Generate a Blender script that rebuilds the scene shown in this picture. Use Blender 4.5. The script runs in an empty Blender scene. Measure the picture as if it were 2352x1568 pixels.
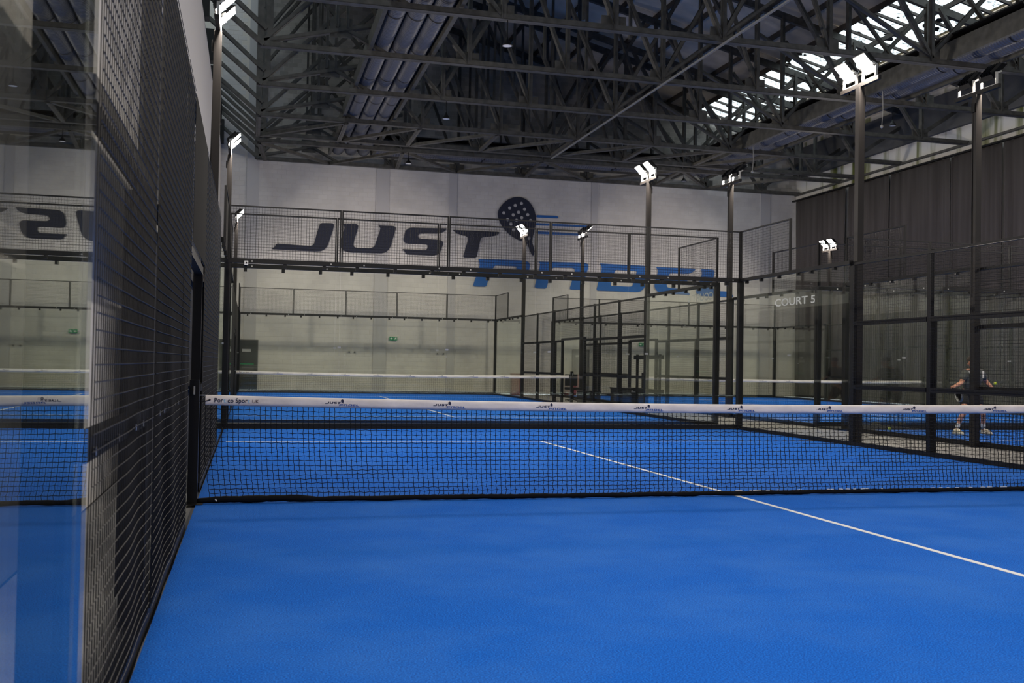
import bpy, math, random
from mathutils import Vector, Matrix
from mathutils.geometry import tessellate_polygon
SC = bpy.context.scene
COL = SC.collection
random.seed(7)
PI = math.pi

# ------------------------------------------------------------------ camera
def set_camera():
    x, y, z, yaw, pitch, roll, f = 0.41604, -9.20457, 1.22707, 0.24719, 0.02223, 0.01745, 2384.25
    cy, sy = math.cos(yaw), math.sin(yaw)
    fw = Vector((sy*math.cos(pitch), cy*math.cos(pitch), math.sin(pitch)))
    r = Vector((cy, -sy, 0)); u = r.cross(fw)
    c, s = math.cos(roll), math.sin(roll)
    r2 = c*r + s*u; u2 = -s*r + c*u
    cam = bpy.data.cameras.new('camera'); o = bpy.data.objects.new('camera', cam); COL.objects.link(o)
    cam.sensor_width = 36; cam.sensor_fit = 'HORIZONTAL'; cam.lens = f/2352*36
    cam.clip_start = .05; cam.clip_end = 300
    m = Matrix((r2, u2, -fw)).transposed().to_4x4(); m.translation = (x, y, z)
    o.matrix_world = m
    cam.dof.use_dof = True; cam.dof.focus_distance = 9.8; cam.dof.aperture_fstop = 4.5
    SC.camera = o
set_camera()

# ------------------------------------------------------------------ sky, exposure, sampling limits
w = bpy.data.worlds.new('sky'); SC.world = w; w.use_nodes = True
w.node_tree.nodes['Background'].inputs[0].default_value = (.86, .94, 1, 1)
w.node_tree.nodes['Background'].inputs[1].default_value = 2.7
w.cycles.sampling_method = 'NONE'
SC.view_settings.view_transform = 'Standard'; SC.view_settings.look = 'None'
SC.view_settings.exposure = 0.0; SC.view_settings.gamma = 1; SC.view_settings.use_curve_mapping = False
cy = SC.cycles
cy.max_bounces = 6; cy.diffuse_bounces = 3; cy.glossy_bounces = 3; cy.transmission_bounces = 4
cy.transparent_max_bounces = 40; cy.caustics_reflective = False; cy.caustics_refractive = False
cy.sample_clamp_indirect = 6; cy.use_denoising = True
LAMP = 580.0          # strength of the floodlight lenses
LAMPC = (1, .90, .80)

# ------------------------------------------------------------------ materials
def mat(name, col, rough=.6, metal=0, spec=.5):
    m = bpy.data.materials.new(name); m.use_nodes = True
    b = m.node_tree.nodes['Principled BSDF']
    b.inputs['Base Color'].default_value = (*col, 1); b.inputs['Roughness'].default_value = rough
    b.inputs['Metallic'].default_value = metal; b.inputs['Specular IOR Level'].default_value = spec
    return m
def N(m, t, **kw):
    n = m.node_tree.nodes.new(t)
    for k, v in kw.items(): setattr(n, k, v)
    return n
def L(m, a, b): m.node_tree.links.new(a, b)
def bsdf(m): return m.node_tree.nodes['Principled BSDF']
def noisy(m, c1, c2, scale=(3, 3, 3), nscale=1, lo=.35, hi=.65, detail=6, bump=0, bscale=None, obj=False):
    tc = N(m, 'ShaderNodeTexCoord'); mp = N(m, 'ShaderNodeMapping'); mp.inputs['Scale'].default_value = scale
    no = N(m, 'ShaderNodeTexNoise'); no.inputs['Scale'].default_value = nscale; no.inputs['Detail'].default_value = detail
    r = N(m, 'ShaderNodeValToRGB'); r.color_ramp.elements[0].position = lo; r.color_ramp.elements[1].position = hi
    r.color_ramp.elements[0].color = (*c1, 1); r.color_ramp.elements[1].color = (*c2, 1)
    L(m, tc.outputs['Object'], mp.inputs[0]); L(m, mp.outputs[0], no.inputs['Vector'])
    L(m, no.outputs[0], r.inputs[0]); L(m, r.outputs[0], bsdf(m).inputs['Base Color'])
    if bump:
        n2 = N(m, 'ShaderNodeTexNoise'); n2.inputs['Scale'].default_value = bscale or 40; n2.inputs['Detail'].default_value = 3
        bp = N(m, 'ShaderNodeBump'); bp.inputs['Strength'].default_value = bump; bp.inputs['Distance'].default_value = .01
        L(m, tc.outputs['Object'], n2.inputs['Vector']); L(m, n2.outputs[0], bp.inputs['Height']); L(m, bp.outputs[0], bsdf(m).inputs['Normal'])
    return r
M = {}
def turf():
    m = mat('turf_blue', (.01, .09, .4), .95, spec=.06)
    tc = N(m, 'ShaderNodeTexCoord')
    fine = N(m, 'ShaderNodeTexNoise'); fine.inputs['Scale'].default_value = 130; fine.inputs['Detail'].default_value = 3
    big = N(m, 'ShaderNodeTexNoise'); big.inputs['Scale'].default_value = .9; big.inputs['Detail'].default_value = 7; big.inputs['Roughness'].default_value = .65
    r1 = N(m, 'ShaderNodeValToRGB'); r1.color_ramp.elements[0].position = .36; r1.color_ramp.elements[1].position = .64
    r1.color_ramp.elements[0].color = (.0016, .043, .265, 1); r1.color_ramp.elements[1].color = (.006, .145, .63, 1)
    r2 = N(m, 'ShaderNodeValToRGB'); r2.color_ramp.elements[0].position = .42; r2.color_ramp.elements[1].position = .75
    r2.color_ramp.elements[0].color = (0, 0, 0, 1); r2.color_ramp.elements[1].color = (.16, .16, .16, 1)
    mx = N(m, 'ShaderNodeMixRGB'); mx.inputs[2].default_value = (.12, .30, .62, 1)
    vo = N(m, 'ShaderNodeTexVoronoi'); vo.inputs['Scale'].default_value = 9
    vr = N(m, 'ShaderNodeValToRGB'); vr.color_ramp.elements[0].position = .012; vr.color_ramp.elements[1].position = .022
    vr.color_ramp.elements[0].color = (.6, .6, .6, 1); vr.color_ramp.elements[1].color = (0, 0, 0, 1)
    mx2 = N(m, 'ShaderNodeMixRGB'); mx2.inputs[2].default_value = (.45, .5, .55, 1)
    for n in (fine, big, vo): L(m, tc.outputs['Object'], n.inputs['Vector'])
    L(m, fine.outputs[0], r1.inputs[0]); L(m, big.outputs[0], r2.inputs[0])
    L(m, r2.outputs[0], mx.inputs[0]); L(m, r1.outputs[0], mx.inputs[1])
    L(m, vo.outputs['Distance'], vr.inputs[0]); L(m, vr.outputs[0], mx2.inputs[0]); L(m, mx.outputs[0], mx2.inputs[1])
    L(m, mx2.outputs[0], bsdf(m).inputs['Base Color'])
    bsdf(m).inputs['Sheen Weight'].default_value = .05; bsdf(m).inputs['Sheen Roughness'].default_value = .45; bsdf(m).inputs['Sheen Tint'].default_value = (.35, .68, 1, 1)
    bp = N(m, 'ShaderNodeBump'); bp.inputs['Strength'].default_value = .5; bp.inputs['Distance'].default_value = .006
    L(m, fine.outputs[0], bp.inputs['Height']); L(m, bp.outputs[0], bsdf(m).inputs['Normal'])
    return m
M['turf'] = turf()
M['line'] = mat('line_white', (.62, .63, .64), .9, spec=.1)
M['black'] = mat('black_powder_coat', (.0065, .0065, .007), .5, spec=.25)
M['wire'] = mat('black_wire', (.0095, .009, .0088), .45, spec=.3)
M['pole'] = mat('dark_pole_paint', (.018, .0155, .014), .48, spec=.3)
M['rubber'] = mat('black_rubber', (.010, .011, .014), .8)
M['steel'] = mat('truss_steel', (.12, .12, .11), .6); noisy(M['steel'], (.048, .046, .040), (.088, .084, .073), nscale=2)
M['steel2'] = mat('purlin_brown', (.06, .050, .043), .7)
M['fascia'] = mat('fascia_olive', (.14, .14, .12), .7); noisy(M['fascia'], (.05, .049, .042), (.085, .083, .072), nscale=1.5)
M['galv'] = mat('galvanised_bracket', (.55, .55, .53), .35, .8)
M['galvd'] = mat('dull_galvanised', (.22, .22, .21), .6)
M['bolt'] = mat('zinc_bolt', (.6, .6, .6), .3, .9)
M['white'] = mat('white_plastic', (.7, .7, .69), .5)
M['tape'] = mat('net_tape_white', (.66, .62, .60), .7)
noisy(M['tape'], (.70, .645, .61), (.86, .80, .76), scale=(5, 5, 14), nscale=1, lo=.3, hi=.7, detail=3, bump=.55, bscale=9)
M['netcord'] = mat('net_cord', (.0045, .005, .0065), .85, spec=.15)
M['navy'] = mat('mural_navy', (.010, .014, .034), .8)
M['blue'] = mat('mural_blue', (.012, .105, .36), .8)
M['grey'] = mat('mural_dot_grey', (.42, .42, .43), .8)
M['navyp'] = mat('print_navy', (.016, .02, .06), .7)
M['bluep'] = mat('print_blue', (.05, .11, .35), .7)
M['lblue'] = mat('print_light_blue', (.28, .50, .70), .7)
M['brown'] = mat('print_brown_grey', (.12, .09, .10), .7)
M['sticker'] = mat('white_sticker', (.75, .76, .76), .6)
M['green'] = mat('exit_green', (.01, .25, .10), .5)
M['conc'] = mat('aisle_concrete', (.3, .3, .29), .8); noisy(M['conc'], (.20, .196, .186), (.275, .268, .252), nscale=.8, bump=.2)
M['paint'] = mat('white_wall_paint', (.6, .58, .55), .85, spec=.2)
M['mortar'] = mat('painted_joint', (.56, .54, .515), .9, spec=.1)
M['bmort'] = mat('bare_joint', (.62, .58, .52), .9, spec=.1)
def rnd_blocks(m, c1, c2, attr):
    if attr == 'island':
        g = N(m, 'ShaderNodeNewGeometry'); out = g.outputs['Random Per Island']
    else:
        g = N(m, 'ShaderNodeObjectInfo'); out = g.outputs['Random']
    r = N(m, 'ShaderNodeValToRGB'); r.color_ramp.elements[0].color = (*c1, 1); r.color_ramp.elements[1].color = (*c2, 1)
    tc = N(m, 'ShaderNodeTexCoord'); no = N(m, 'ShaderNodeTexNoise'); no.inputs['Scale'].default_value = 1.1; no.inputs['Detail'].default_value = 6
    mx = N(m, 'ShaderNodeMixRGB', blend_type='MULTIPLY'); mx.inputs[0].default_value = 1
    r2 = N(m, 'ShaderNodeValToRGB'); r2.color_ramp.elements[0].position = .3; r2.color_ramp.elements[1].position = .6
    r2.color_ramp.elements[0].color = (.84, .84, .85, 1)
    L(m, out, r.inputs[0]); L(m, g.outputs['Position'] if attr == 'island' else tc.outputs['Object'], no.inputs['Vector'])
    L(m, no.outputs[0], r2.inputs[0]); L(m, r.outputs[0], mx.inputs[1]); L(m, r2.outputs[0], mx.inputs[2])
    L(m, mx.outputs[0], bsdf(m).inputs['Base Color'])
M['pblock'] = mat('painted_block', (.6, .58, .55), .85, spec=.2); rnd_blocks(M['pblock'], (.57, .55, .525), (.605, .585, .56), 'island')
M['bblock'] = mat('bare_block', (.3, .28, .25), .9, spec=.1); rnd_blocks(M['bblock'], (.42, .39, .335), (.60, .565, .50), 'island')
M['bblock1'] = mat('bare_block_single', (.3, .28, .25), .9, spec=.1); rnd_blocks(M['bblock1'], (.42, .39, .335), (.60, .565, .50), 'object')
M['pilaster'] = mat('pilaster_shade', (.45, .44, .44), .85, spec=.2)  # darker than the wall: shade of the recess steps put into the colour
M['darkwall'] = mat('dark_wall', (.10, .10, .10), .9, spec=.1)
M['sheet'] = mat('roof_sheet', (.25, .25, .27), .8, spec=.2); noisy(M['sheet'], (.64, .56, .43), (.78, .69, .55), scale=(1, 1, 1), nscale=1.3)  # warm tint put in to offset the blue bounce off the turf
M['curtain'] = mat('curtain_cloth', (.05, .046, .046), .9, spec=.1); noisy(M['curtain'], (.060, .053, .052), (.084, .075, .074), scale=(2, 2, .1), nscale=2)
def stained():
    m = mat('stained_wall', (.6, .6, .58), .9, spec=.1)
    r = noisy(m, (.62, .61, .58), (.10, .115, .035), scale=(1, 1.1, .12), nscale=1.6, lo=.52, hi=.68, detail=8)
    e = r.color_ramp.elements.new(.60); e.color = (.30, .31, .22, 1)
    return m
M['stain'] = stained()
def duct():
    m = mat('spiral_duct', (.115, .122, .145), .42, .3)
    tc = N(m, 'ShaderNodeTexCoord'); wv = N(m, 'ShaderNodeTexWave', wave_type='BANDS', bands_direction='Y')
    wv.inputs['Scale'].default_value = 3.2; wv.inputs['Distortion'].default_value = 0
    bp = N(m, 'ShaderNodeBump'); bp.inputs['Strength'].default_value = .6; bp.inputs['Distance'].default_value = .02
    L(m, tc.outputs['Object'], wv.inputs['Vector']); L(m, wv.outputs[0], bp.inputs['Height']); L(m, bp.outputs[0], bsdf(m).inputs['Normal'])
    return m
M['duct'] = duct()
def emis(name, col, s):
    m = bpy.data.materials.new(name); m.use_nodes = True; nt = m.node_tree; nt.nodes.clear()
    e = nt.nodes.new('ShaderNodeEmission'); o = nt.nodes.new('ShaderNodeOutputMaterial')
    e.inputs[0].default_value = (*col, 1); e.inputs[1].default_value = s; nt.links.new(e.outputs[0], o.inputs[0]); return m
M['lens'] = emis('floodlight_lens', LAMPC, LAMP)
M['pend'] = mat('pendant_diffuser', (.75, .75, .75), .5)
def glass(name, tint, f0=.04):
    m = bpy.data.materials.new(name); m.use_nodes = True; nt = m.node_tree; nt.nodes.clear()
    o = nt.nodes.new('ShaderNodeOutputMaterial'); mix = nt.nodes.new('ShaderNodeMixShader')
    t = nt.nodes.new('ShaderNodeBsdfTransparent'); g = nt.nodes.new('ShaderNodeBsdfGlossy')
    t.inputs[0].default_value = (*tint, 1); g.inputs['Roughness'].default_value = .0; g.inputs[0].default_value = (.95, 1, .97, 1)
    ge = nt.nodes.new('ShaderNodeNewGeometry'); d = nt.nodes.new('ShaderNodeVectorMath'); d.operation = 'DOT_PRODUCT'
    def mth(op, a, b=None):
        n = nt.nodes.new('ShaderNodeMath'); n.operation = op
        for i, v in enumerate((a, b)):
            if v is None: continue
            if isinstance(v, (int, float)): n.inputs[i].default_value = v
            else: nt.links.new(v, n.inputs[i])
        return n.outputs[0]
    nt.links.new(ge.outputs['Normal'], d.inputs[0]); nt.links.new(ge.outputs['Incoming'], d.inputs[1])
    c = mth('ABSOLUTE', d.outputs['Value']); k = mth('SUBTRACT', 1.0, c); k5 = mth('POWER', k, 5.0)
    R = mth('ADD', mth('MULTIPLY', k5, 1-f0), f0)
    nt.links.new(R, mix.inputs[0]); nt.links.new(t.outputs[0], mix.inputs[1]); nt.links.new(g.outputs[0], mix.inputs[2])
    nt.links.new(mix.outputs[0], o.inputs[0]); return m
M['glass'] = glass('court_glass', (.965, .972, .946))
def pane_mat():
    m = bpy.data.materials.new('skylight_pane'); m.use_nodes = True; nt = m.node_tree; nt.nodes.clear()
    o = nt.nodes.new('ShaderNodeOutputMaterial'); mix = nt.nodes.new('ShaderNodeMixShader')
    t = nt.nodes.new('ShaderNodeBsdfTransparent'); t.inputs[0].default_value = (.9, .93, .93, 1)
    d = nt.nodes.new('ShaderNodeBsdfDiffuse'); d.inputs[0].default_value = (.05, .045, .035, 1)
    tc = nt.nodes.new('ShaderNodeTexCoord'); n = nt.nodes.new('ShaderNodeTexNoise'); n.inputs['Scale'].default_value = 2.3; n.inputs['Detail'].default_value = 8
    n.inputs['Roughness'].default_value = .7
    r = nt.nodes.new('ShaderNodeValToRGB'); r.color_ramp.elements[0].position = .52; r.color_ramp.elements[1].position = .66
    nt.links.new(tc.outputs['Object'], n.inputs['Vector']); nt.links.new(n.outputs[0], r.inputs[0]); nt.links.new(r.outputs[0], mix.inputs[0])
    nt.links.new(t.outputs[0], mix.inputs[1]); nt.links.new(d.outputs[0], mix.inputs[2]); nt.links.new(mix.outputs[0], o.inputs[0]); return m
M['pane'] = pane_mat()
M['skin'] = mat('skin', (.50, .23, .14), .55)
M['shirt'] = mat('shirt_grey', (.07, .075, .07), .9)
M['shirtw'] = mat('shirt_white', (.6, .6, .58), .9)
M['shorts'] = mat('shorts_black', (.012, .012, .014), .9)
M['shoe'] = mat('shoe_beige', (.55, .50, .40), .7)
M['hair'] = mat('hair_brown', (.03, .018, .011), .7)
M['ball'] = mat('ball_felt', (.50, .62, .03), .9)
M['door'] = mat('door_dark', (.035, .04, .04), .5)
M['doorg'] = mat('door_grey', (.16, .16, .155), .6)
M['red'] = mat('red_box', (.20, .035, .04), .6)

# ------------------------------------------------------------------ helpers
class MB:
    def __init__(s): s.v = []; s.f = []; s.m = []
    def add(s, vs, fs, mi=0):
        b = len(s.v); s.v += [tuple(v) for v in vs]
        for f in fs: s.f.append(tuple(i+b for i in f)); s.m.append(mi)
    def box(s, c, d, mi=0, rz=0):
        c = Vector(c); x, y, z = d[0]/2, d[1]/2, d[2]/2
        vs = [Vector((a*x, b*y, e*z)) for a in (-1, 1) for b in (-1, 1) for e in (-1, 1)]
        if rz: R = Matrix.Rotation(rz, 3, 'Z'); vs = [R @ v for v in vs]
        s.add([c+v for v in vs], [(0, 1, 3, 2), (4, 6, 7, 5), (0, 4, 5, 1), (2, 3, 7, 6), (0, 2, 6, 4), (1, 5, 7, 3)], mi)
        return s
    def bb(s, a, b, mi=0):
        return s.box([(p+q)/2 for p, q in zip(a, b)], [abs(q-p) for p, q in zip(a, b)], mi)
    def bar(s, p, q, w, h, mi=0, up=(0, 0, 1)):
        p, q = Vector(p), Vector(q); d = (q-p).normalized(); u = Vector(up)
        if abs(d.dot(u)) > .99: u = Vector((0, 1, 0))
        a = d.cross(u).normalized(); b = a.cross(d)
        vs = [e + a*(i*w/2) + b*(j*h/2) for e in (p, q) for i, j in ((-1, -1), (1, -1), (1, 1), (-1, 1))]
        s.add(vs, [(0, 1, 2, 3), (7, 6, 5, 4), (0, 4, 5, 1), (1, 5, 6, 2), (2, 6, 7, 3), (3, 7, 4, 0)], mi)
        return s
    def angle(s, p, q, w, t=.012, up=(0, 0, 1), mi=0):
        """L-section steel: a flat and an upstand"""
        p, q = Vector(p), Vector(q); d = (q-p).normalized(); u = Vector(up)
        if abs(d.dot(u)) > .95: u = Vector((1, 0, 0))
        a = d.cross(u).normalized(); b = a.cross(d)
        s.bar(p, q, w, t, mi, up); o = a*(w/2-t/2)+b*(w/2); s.bar(p+o, q+o, t, w, mi, up)
        o2 = -a*(w/2+t/2+.012)+b*(w/2); s.bar(p+o2, q+o2, t, w, mi, up); o3 = -a*(w+.012); s.bar(p+o3*.5+o3*.25, q+o3*.5+o3*.25, w*.5, t, mi, up)
        return s
    def tube(s, pts, r, n=3, cap=False, mi=0):
        pts = [Vector(p) for p in pts]; rings = []
        rr = r if isinstance(r, (list, tuple)) else [r]*len(pts)
        for i, p in enumerate(pts):
            d = (pts[min(i+1, len(pts)-1)]-pts[max(i-1, 0)]).normalized()
            u = Vector((0, 0, 1)) if abs(d.z) < .9 else Vector((0, 1, 0))
            a = d.cross(u).normalized(); b = a.cross(d)
            rings.append([p+a*(math.cos(2*PI*k/n)*rr[i])+b*(math.sin(2*PI*k/n)*rr[i]) for k in range(n)])
        fs = []
        for i in range(len(pts)-1):
            for k in range(n):
                k2 = (k+1) % n; fs.append((i*n+k, i*n+k2, (i+1)*n+k2, (i+1)*n+k))
        if cap: fs += [tuple(range(n))[::-1], tuple((len(pts)-1)*n+k for k in range(n))]
        s.add([v for r_ in rings for v in r_], fs, mi); return s
    def lathe(s, prof, n=16, c=(0, 0, 0), mi=0):
        c = Vector(c); vs = [c+Vector((r*math.cos(2*PI*k/n), r*math.sin(2*PI*k/n), z)) for r, z in prof for k in range(n)]
        fs = [(i*n+k, i*n+(k+1) % n, (i+1)*n+(k+1) % n, (i+1)*n+k) for i in range(len(prof)-1) for k in range(n)]
        s.add(vs, fs, mi); return s
    def poly(s, loops, y0, t, mi=0):
        """flat shape with holes in the XZ plane facing -Y, t thick"""
        loops = [[Vector((a, 0, b)) for a, b in lp] for lp in loops]
        flat = [p for lp in loops for p in lp]; n = len(flat)
        tri = tessellate_polygon([[Vector((p.x, p.z, 0)) for p in lp] for lp in loops])
        vs = [(p.x, y0-t, p.z) for p in flat]+[(p.x, y0, p.z) for p in flat]
        fs = [tuple(t_) for t_ in tri]; i0 = 0
        for lp in loops:
            m = len(lp)
            for k in range(m): a, b = i0+k, i0+(k+1) % m; fs.append((a, b, b+n, a+n))
            i0 += m
        s.add(vs, fs, mi); return s
    def mesh(s, name, mats, smooth=False):
        me = bpy.data.meshes.new(name); me.from_pydata(s.v, [], s.f)
        for m in (mats if isinstance(mats, (list, tuple)) else [mats]): me.materials.append(M[m] if isinstance(m, str) else m)
        if any(s.m): me.polygons.foreach_set('material_index', s.m)
        if smooth: me.polygons.foreach_set('use_smooth', [True]*len(me.polygons))
        me.update(); return me
    def build(s, name, mats, parent=None, kind=None, label=None, smooth=False):
        return link(name, s.mesh(name, mats, smooth), parent, kind, label)
def link(name, me, parent=None, kind=None, label=None, loc=None):
    o = bpy.data.objects.new(name, me); COL.objects.link(o)
    if parent: o.parent = parent
    if kind: o['kind'] = kind
    if label: o['label'] = label
    if loc: o.location = loc
    return o
def tag(o, label, cat, group=None):
    o['label'] = label; o['category'] = cat
    if group: o['group'] = group
    return o
def thing(name, label, cat, loc=(0, 0, 0), group=None):
    o = bpy.data.objects.new(name, None); COL.objects.link(o); o.location = loc; o.empty_display_size = .2
    return tag(o, label, cat, group)
def dup(root, loc, label, scale=None, rz=None):
    kids = {}
    for o in bpy.data.objects:
        if o.parent: kids.setdefault(o.parent.name, []).append(o)
    def cp(o, par):
        c = o.copy(); COL.objects.link(c)
        if par: c.parent = par
        for ch in kids.get(o.name, []): cp(ch, c)
        return c
    r = cp(root, None); r.location = loc; r['label'] = label
    if scale: r.scale = scale
    if rz is not None: r.rotation_euler.z = rz
    return r
def text_mesh(txt, size, mi_mat):
    cu = bpy.data.curves.new('t', 'FONT'); cu.body = txt; cu.size = size; cu.extrude = .0004; cu.resolution_u = 3; cu.offset = .012*size
    o = bpy.data.objects.new('t', cu); COL.objects.link(o)
    dg = bpy.context.evaluated_depsgraph_get(); me = bpy.data.meshes.new_from_object(o.evaluated_get(dg))
    wdt = o.dimensions.x
    bpy.data.objects.remove(o); bpy.data.curves.remove(cu)
    me.materials.clear(); me.materials.append(M[mi_mat]); return me, wdt

# ------------------------------------------------------------------ main dimensions
XL, XR, YF, YB = -.85, 24.2, 33.0, -14.0
def roof(x): return 14.56-.2477*(x-9.79)
C2, HS = 21.3, 1.025       # centre of the far courts and their slightly longer frame
TY = [13.65, 17.45, 21.3, 25.1, 28.1, 29.2, 32.6]
NX = [.55, 3.35, 5.8, 8.5, 11.25, 14.1, 17.0, 19.6, 22.2]

# ------------------------------------------------------------------ floor and walls
MB().bb((-5, YB, -.25), (XR+.3, YF+.3, -.02)).build('floor', 'conc', kind='structure')
wf = MB().bb((-5, YF, 0), (XR+.3, YF+.3, 9.15))
wf.add([(-5, YF, 9.15), (XR+.3, YF, 9.15), (XR+.3, YF, roof(XR+.3)+.44), (-5, YF, roof(-5)+.44)], [(0, 1, 2, 3)], 1)
WF = wf.build('wall_far', ['mortar', 'bmort'], kind='structure')
def block(mb, x0, x1, z0, z1, y=YF, d=.005):
    g = .006; x0 += g; x1 -= g; z0 += g; z1 -= g; b = .004
    mb.add([(x0, y, z0), (x1, y, z0), (x1, y, z1), (x0, y, z1), (x0+b, y-d, z0+b), (x1-b, y-d, z0+b), (x1-b, y-d, z1-b), (x0+b, y-d, z1-b)],
           [(7, 6, 5, 4), (0, 4, 5, 1), (1, 5, 6, 2), (2, 6, 7, 3), (3, 7, 4, 0)])
BW, BH = .36, .18
pb = MB(); bbk = MB(); singles = []
row = 0; z = 0.0
while z < 18:
    x = -.85-(BW/2 if row % 2 else 0)
    while x < XR:
        x0, x1 = max(x, -.85), min(x+BW, XR); x += BW
        if x1-x0 < .05: continue
        zt = z+BH
        if zt <= 9.18 or x1 < .15:
            if zt < roof(x1): block(pb, x0, x1, z, zt)
        elif x0 > .6 and zt < roof(x1)+.1:
            if .7 < x0 < 6.0 and z > 11.2 and len(singles) < 300 and x1-x0 > BW-.01: singles.append((x0, z))
            else: block(bbk, x0, x1, z, zt)
    z += BH; row += 1
pb.build('painted_block_courses', 'pblock', WF, kind='stuff')
bbk.build('bare_block_courses', 'bblock', WF, kind='stuff')
sb = MB(); block(sb, 0, BW, 0, BH, y=0); sbm = sb.mesh('brick', 'bblock1')
for x, z in singles: link('brick', sbm, WF, loc=(x, YF, z))
for i, (a, b, zt) in enumerate([(.15, .62, 17), (5.25, 5.78, 9.1), (8.28, 8.6, 9.1), (14.48, 14.75, 9.1), (22.42, 22.9, 9.1)]):
    MB().bb((a, YF-.035, 0), (b, YF, zt)).build('trim_%d' % (i+1), 'pilaster', kind='structure')
wr = MB().bb((XR, YB, 0), (XR+.3, YF+.3, roof(XR)+.4)).build('wall_right', 'stain', kind='structure')
wl = MB().bb((XL-.25, YB, 0), (XL, YF, 9.6)).build('wall_left', 'paint', kind='structure')
MB().bb((-5, YB, -.1), (-4.8, YF, roof(-5)+.3)).build('wall_left.001', 'darkwall', kind='structure')
MB().bb((-5, YB-.2, 0), (XR+.3, YB, 18)).build('wall_back', 'darkwall', kind='structure')

# ------------------------------------------------------------------ roof: sheets, purlins, skylight
CE = bpy.data.objects.new('ceiling', None); COL.objects.link(CE); CE['kind'] = 'structure'
SX0, SX1 = 19.1, 21.65
xs = []
x = SX0
while x > -5: xs.append((max(x-1.22, -5), x)); x -= 1.22
LX0, LX1 = -4.8, .6  # unseen left skylight strip, inferred; added and widened to light the upper brickwork
xs = [(a, b) for a, b in xs if a >= LX1-.62]
xs[-1] = (LX1, xs[-1][1])
xs += [(-5, LX0)]
xs += [(SX1, 22.9), (22.9, XR+.3)]
ys = [YB+i*3.92 for i in range(13)]
sheet_cache = {}
for a, b in xs:
    for j in range(12):
        y0, y1 = ys[j], min(ys[j+1], YF+.05)
        key = (round(b-a, 3), round(y1-y0, 3))
        if key not in sheet_cache:
            dx = b-a; dy = y1-y0; dz = -.2477*dx
            q = MB(); g = .012
            q.add([(g, g, -.2477*g), (dx+.06, g, dz-.015), (dx+.06, dy-g, dz-.015), (g, dy-g, -.2477*g)] , [(0, 1, 2, 3)])
            q.add([(g, g, .03), (dx+.06, g, dz+.015), (dx+.06, dy-g, dz+.015), (g, dy-g, .03)], [(3, 2, 1, 0)])
            q.f += [(0, 4, 5, 1), (1, 5, 6, 2), (2, 6, 7, 3), (3, 7, 4, 0)]; q.m += [0]*4
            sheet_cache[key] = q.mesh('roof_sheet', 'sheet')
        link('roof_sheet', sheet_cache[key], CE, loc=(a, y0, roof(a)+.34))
top = MB()   # outer weather skin so no sky leaks between sheets
top.add([(LX1, YB, roof(LX1)+.45), (SX0, YB, roof(SX0)+.45), (SX0, YF+.3, roof(SX0)+.45), (LX1, YF+.3, roof(LX1)+.45)], [(0, 1, 2, 3)])
top.add([(SX1, YB, roof(SX1)+.45), (XR+.3, YB, roof(XR)+.4), (XR+.3, YF+.3, roof(XR)+.4), (SX1, YF+.3, roof(SX1)+.45)], [(0, 1, 2, 3)])
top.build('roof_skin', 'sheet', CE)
for a, b in xs:
    if b < -2: continue
    MB().bb((b-.04, YB, roof(b)+.16), (b+.04, YF, roof(b)+.33)).build('purlin', 'steel2', CE)
for xx in (20.4, SX1, LX0, LX1, -2.1): MB().bb((xx-.04, YB, roof(xx)+.14), (xx+.04, YF, roof(xx)+.29)).build('purlin', 'steel2', CE)
WN = bpy.data.objects.new('window_1', None); COL.objects.link(WN); WN['kind'] = 'structure'
pd = .82; ny = int((YF-YB)/pd)
pmesh = {}
for r_, (a, b) in enumerate(((SX0, 20.4), (20.4, SX1), (LX0, LX1))):
    q = MB(); dx = b-a
    q.add([(.02, .03, 0), (dx-.02, .03, -.2477*dx), (dx-.02, pd-.03, -.2477*dx), (.02, pd-.03, 0)], [(0, 1, 2, 3)])
    q.add([(.02, .03, .008), (dx-.02, .03, -.2477*dx+.008), (dx-.02, pd-.03, -.2477*dx+.008), (.02, pd-.03, .008)], [(0, 1, 2, 3)])
    pmesh[r_] = q.mesh('pane', 'pane')
bb_ = MB(); bb_.bar((0, 0, 0), (SX1-SX0, 0, -.2477*(SX1-SX0)), .075, .09); barm = bb_.mesh('glazing_bar', 'steel2')
for j in range(ny+1):
    y0 = YB+j*pd
    link('glazing_bar', barm, WN, loc=(SX0, y0, roof(SX0)+.33))
    if j == ny: break
    for r_, a in ((0, SX0), (1, 20.4), (2, LX0)):
        link('pane', pmesh[r_], WN, loc=(a, y0, roof(a)+.36))
deb = MB()
for k in range(150):   # leaf litter and moss lodged along the glazing
    x0 = random.choice([SX0+random.random()**2*.5, random.uniform(SX0, SX1)]); y0 = random.uniform(10, 33)
    n = random.randint(5, 7); c = Vector((x0, y0, roof(x0)+.385)); R_ = random.uniform(.04, .17)
    ring = [(c.x+R_*random.uniform(.5, 1.3)*math.cos(2*PI*i/n), c.y+R_*random.uniform(.5, 2.)*math.sin(2*PI*i/n)) for i in range(n)]
    vs = [(p, q, roof(p)+.375) for p, q in ring]+[(c.x, c.y, c.z+.03)]
    deb.add(vs, [(i, (i+1) % n, n) for i in range(n)]+[tuple(range(n))[::-1]])
do = deb.build('leaf_litter', 'steel2', kind='stuff')
tag(do, 'dark leaf litter and moss lying on the skylight panes', 'litter')

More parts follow.
